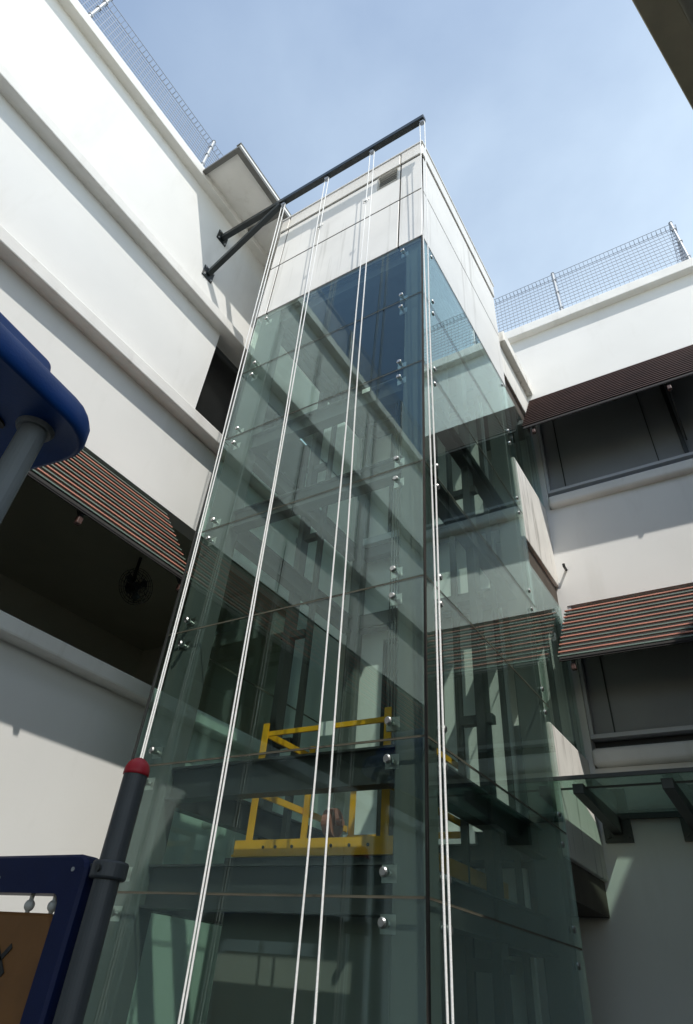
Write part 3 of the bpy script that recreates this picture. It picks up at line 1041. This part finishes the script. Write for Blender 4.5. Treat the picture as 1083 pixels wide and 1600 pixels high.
cl = m.build('clamp', POSTG, pp, bevel=0.006)
m = MB().tube([(PX + 0.02, PY - 0.079, zc), (PX + 0.02, PY - 0.088, zc)], 0.014, 10)
m.build('screw', DARKST, cl)
# frame of the panel: outer rounded rectangle with an opening
X1, X0p = PX - 0.10, PX - 1.35
zt_, zb_ = EYE + 0.395, EYE - 0.55
ox0, ox1, oz0, oz1 = X0p + 0.16, X1 - 0.125, EYE - 0.42, EYE + 0.243


def rr2(x0, x1, z0, z1, r, y, n=5):
    out = []
    for (cx, cz, a0) in ((x1 - r, z1 - r, 0), (x0 + r, z1 - r, 90), (x0 + r, z0 + r, 180), (x1 - r, z0 + r, 270)):
        for k in range(n + 1):
            a = math.radians(a0 + 90 * k / n)
            out.append(Vector((cx + r * math.cos(a), y, cz + r * math.sin(a))))
    return out


yf, yk = PY - 0.05, PY + 0.05
m = MB()
lo = [rr2(ox0, ox1, oz0, oz1, 0.05, yk), rr2(ox0, ox1, oz0, oz1, 0.05, yf), rr2(X0p + 0.012, X1 - 0.012, zb_ + 0.012, zt_ - 0.012, 0.06, yf),
      rr2(X0p, X1, zb_, zt_, 0.07, yf + 0.015), rr2(X0p, X1, zb_, zt_, 0.07, yk - 0.015), rr2(X0p + 0.012, X1 - 0.012, zb_ + 0.012, zt_ - 0.012, 0.06, yk),
      rr2(ox0, ox1, oz0, oz1, 0.05, yk)]
m.loft(lo, caps=False)
m.build('frame', NAVY, pp)
m = MB()
for (x, z) in ((X1 - 0.085, EYE + 0.335), (X1 - 0.62, EYE + 0.30)):
    m.tube([(x, yf + 0.001, z), (x, yf - 0.006, z)], 0.009, 10)
m.build('screw', GALVP, pp)
# brown turning block hung on spindles inside the opening
m = MB()
m.loft([rr2(ox0 + 0.06, ox1 - 0.03, oz0 + 0.08, oz1 - 0.085, 0.05, PY - 0.028), rr2(ox0 + 0.045, ox1 - 0.02, oz0 + 0.07, oz1 - 0.07, 0.06, PY - 0.014),
        rr2(ox0 + 0.045, ox1 - 0.02, oz0 + 0.07, oz1 - 0.07, 0.06, PY + 0.014), rr2(ox0 + 0.06, ox1 - 0.03, oz0 + 0.08, oz1 - 0.085, 0.05, PY + 0.028)])
bb = m.build('turning_block', BROWNP, pp)
m = MB()
for cx in (ox1 - 0.30, ox1 - 0.80):
    for s in (-1, 1):
        m.bar((cx - 0.055, PY - 0.031, EYE - 0.0 - 0.05 * s), (cx + 0.055, PY - 0.031, EYE - 0.0 + 0.05 * s), 0.022, 0.004, up=(0, -1, 0))
m.build('cross_mark', BLACKP, bb)
for x in (ox1 - 0.09, ox1 - 0.26, ox1 - 0.55):
    m = MB().tube([(x, PY, oz1 + 0.01), (x, PY, oz1 - 0.075)], 0.010, 10)
    lp = [(x, PY, oz1 - 0.042 + 0.024 * math.cos(math.pi * k / 8)) for k in range(1, 8)]
    m.tube(lp, [0.024 * math.sin(math.pi * k / 8) for k in range(1, 8)], 14)
    m.build('knob', WPLAS, pp, smooth=True)

# ------------------------------------------------------------------ wall fan in the corridor
fc = P(XL - 0.30, 1.30, 1.10)
fan = thing('wall_fan', fc, 'dark round caged fan hanging in the shaded corridor opening', 'fan')
m = MB()
for r in (0.04, 0.09, 0.14, 0.19, 0.22):
    for dy in ((-0.05, 0.05) if r > 0.18 else (-0.07, 0.07)):
        pts = [fc + Vector((dy, r * math.cos(a), r * math.sin(a))) for a in [2 * math.pi * k / 24 for k in range(25)]]
        m.tube(pts, 0.004, 5, caps=False)
for k in range(16):
    a = 2 * math.pi * k / 16
    for dy in (-0.06, 0.06):
        m.tube([fc + Vector((dy * 1.1, 0, 0)), fc + Vector((dy * 0.8, 0.22 * math.cos(a), 0.22 * math.sin(a)))], 0.003, 5)
m.build('cage', BLACKP, fan)
m = MB()
for k in range(3):
    a = 2 * math.pi * k / 3 + 0.4
    d1 = Vector((0, math.cos(a), math.sin(a)))
    d2 = Vector((0, math.cos(a + 0.8), math.sin(a + 0.8)))
    m.prism([fc + d1 * 0.03, fc + d1 * 0.17, fc + (d1 + d2).normalized() * 0.19, fc + d2 * 0.15 + Vector((0.02, 0, 0))], (0.006, 0, 0))
m.build('blade', DARKST, fan)
m = MB().tube([fc + Vector((-0.12, 0, 0)), fc + Vector((0.02, 0, 0))], [0.07, 0.05], 16)
m.bar(fc + Vector((-0.10, 0, 0)), fc + Vector((-0.10, 0, 0.44)), 0.03, 0.03)
m.build('motor', BLACKP, fan)
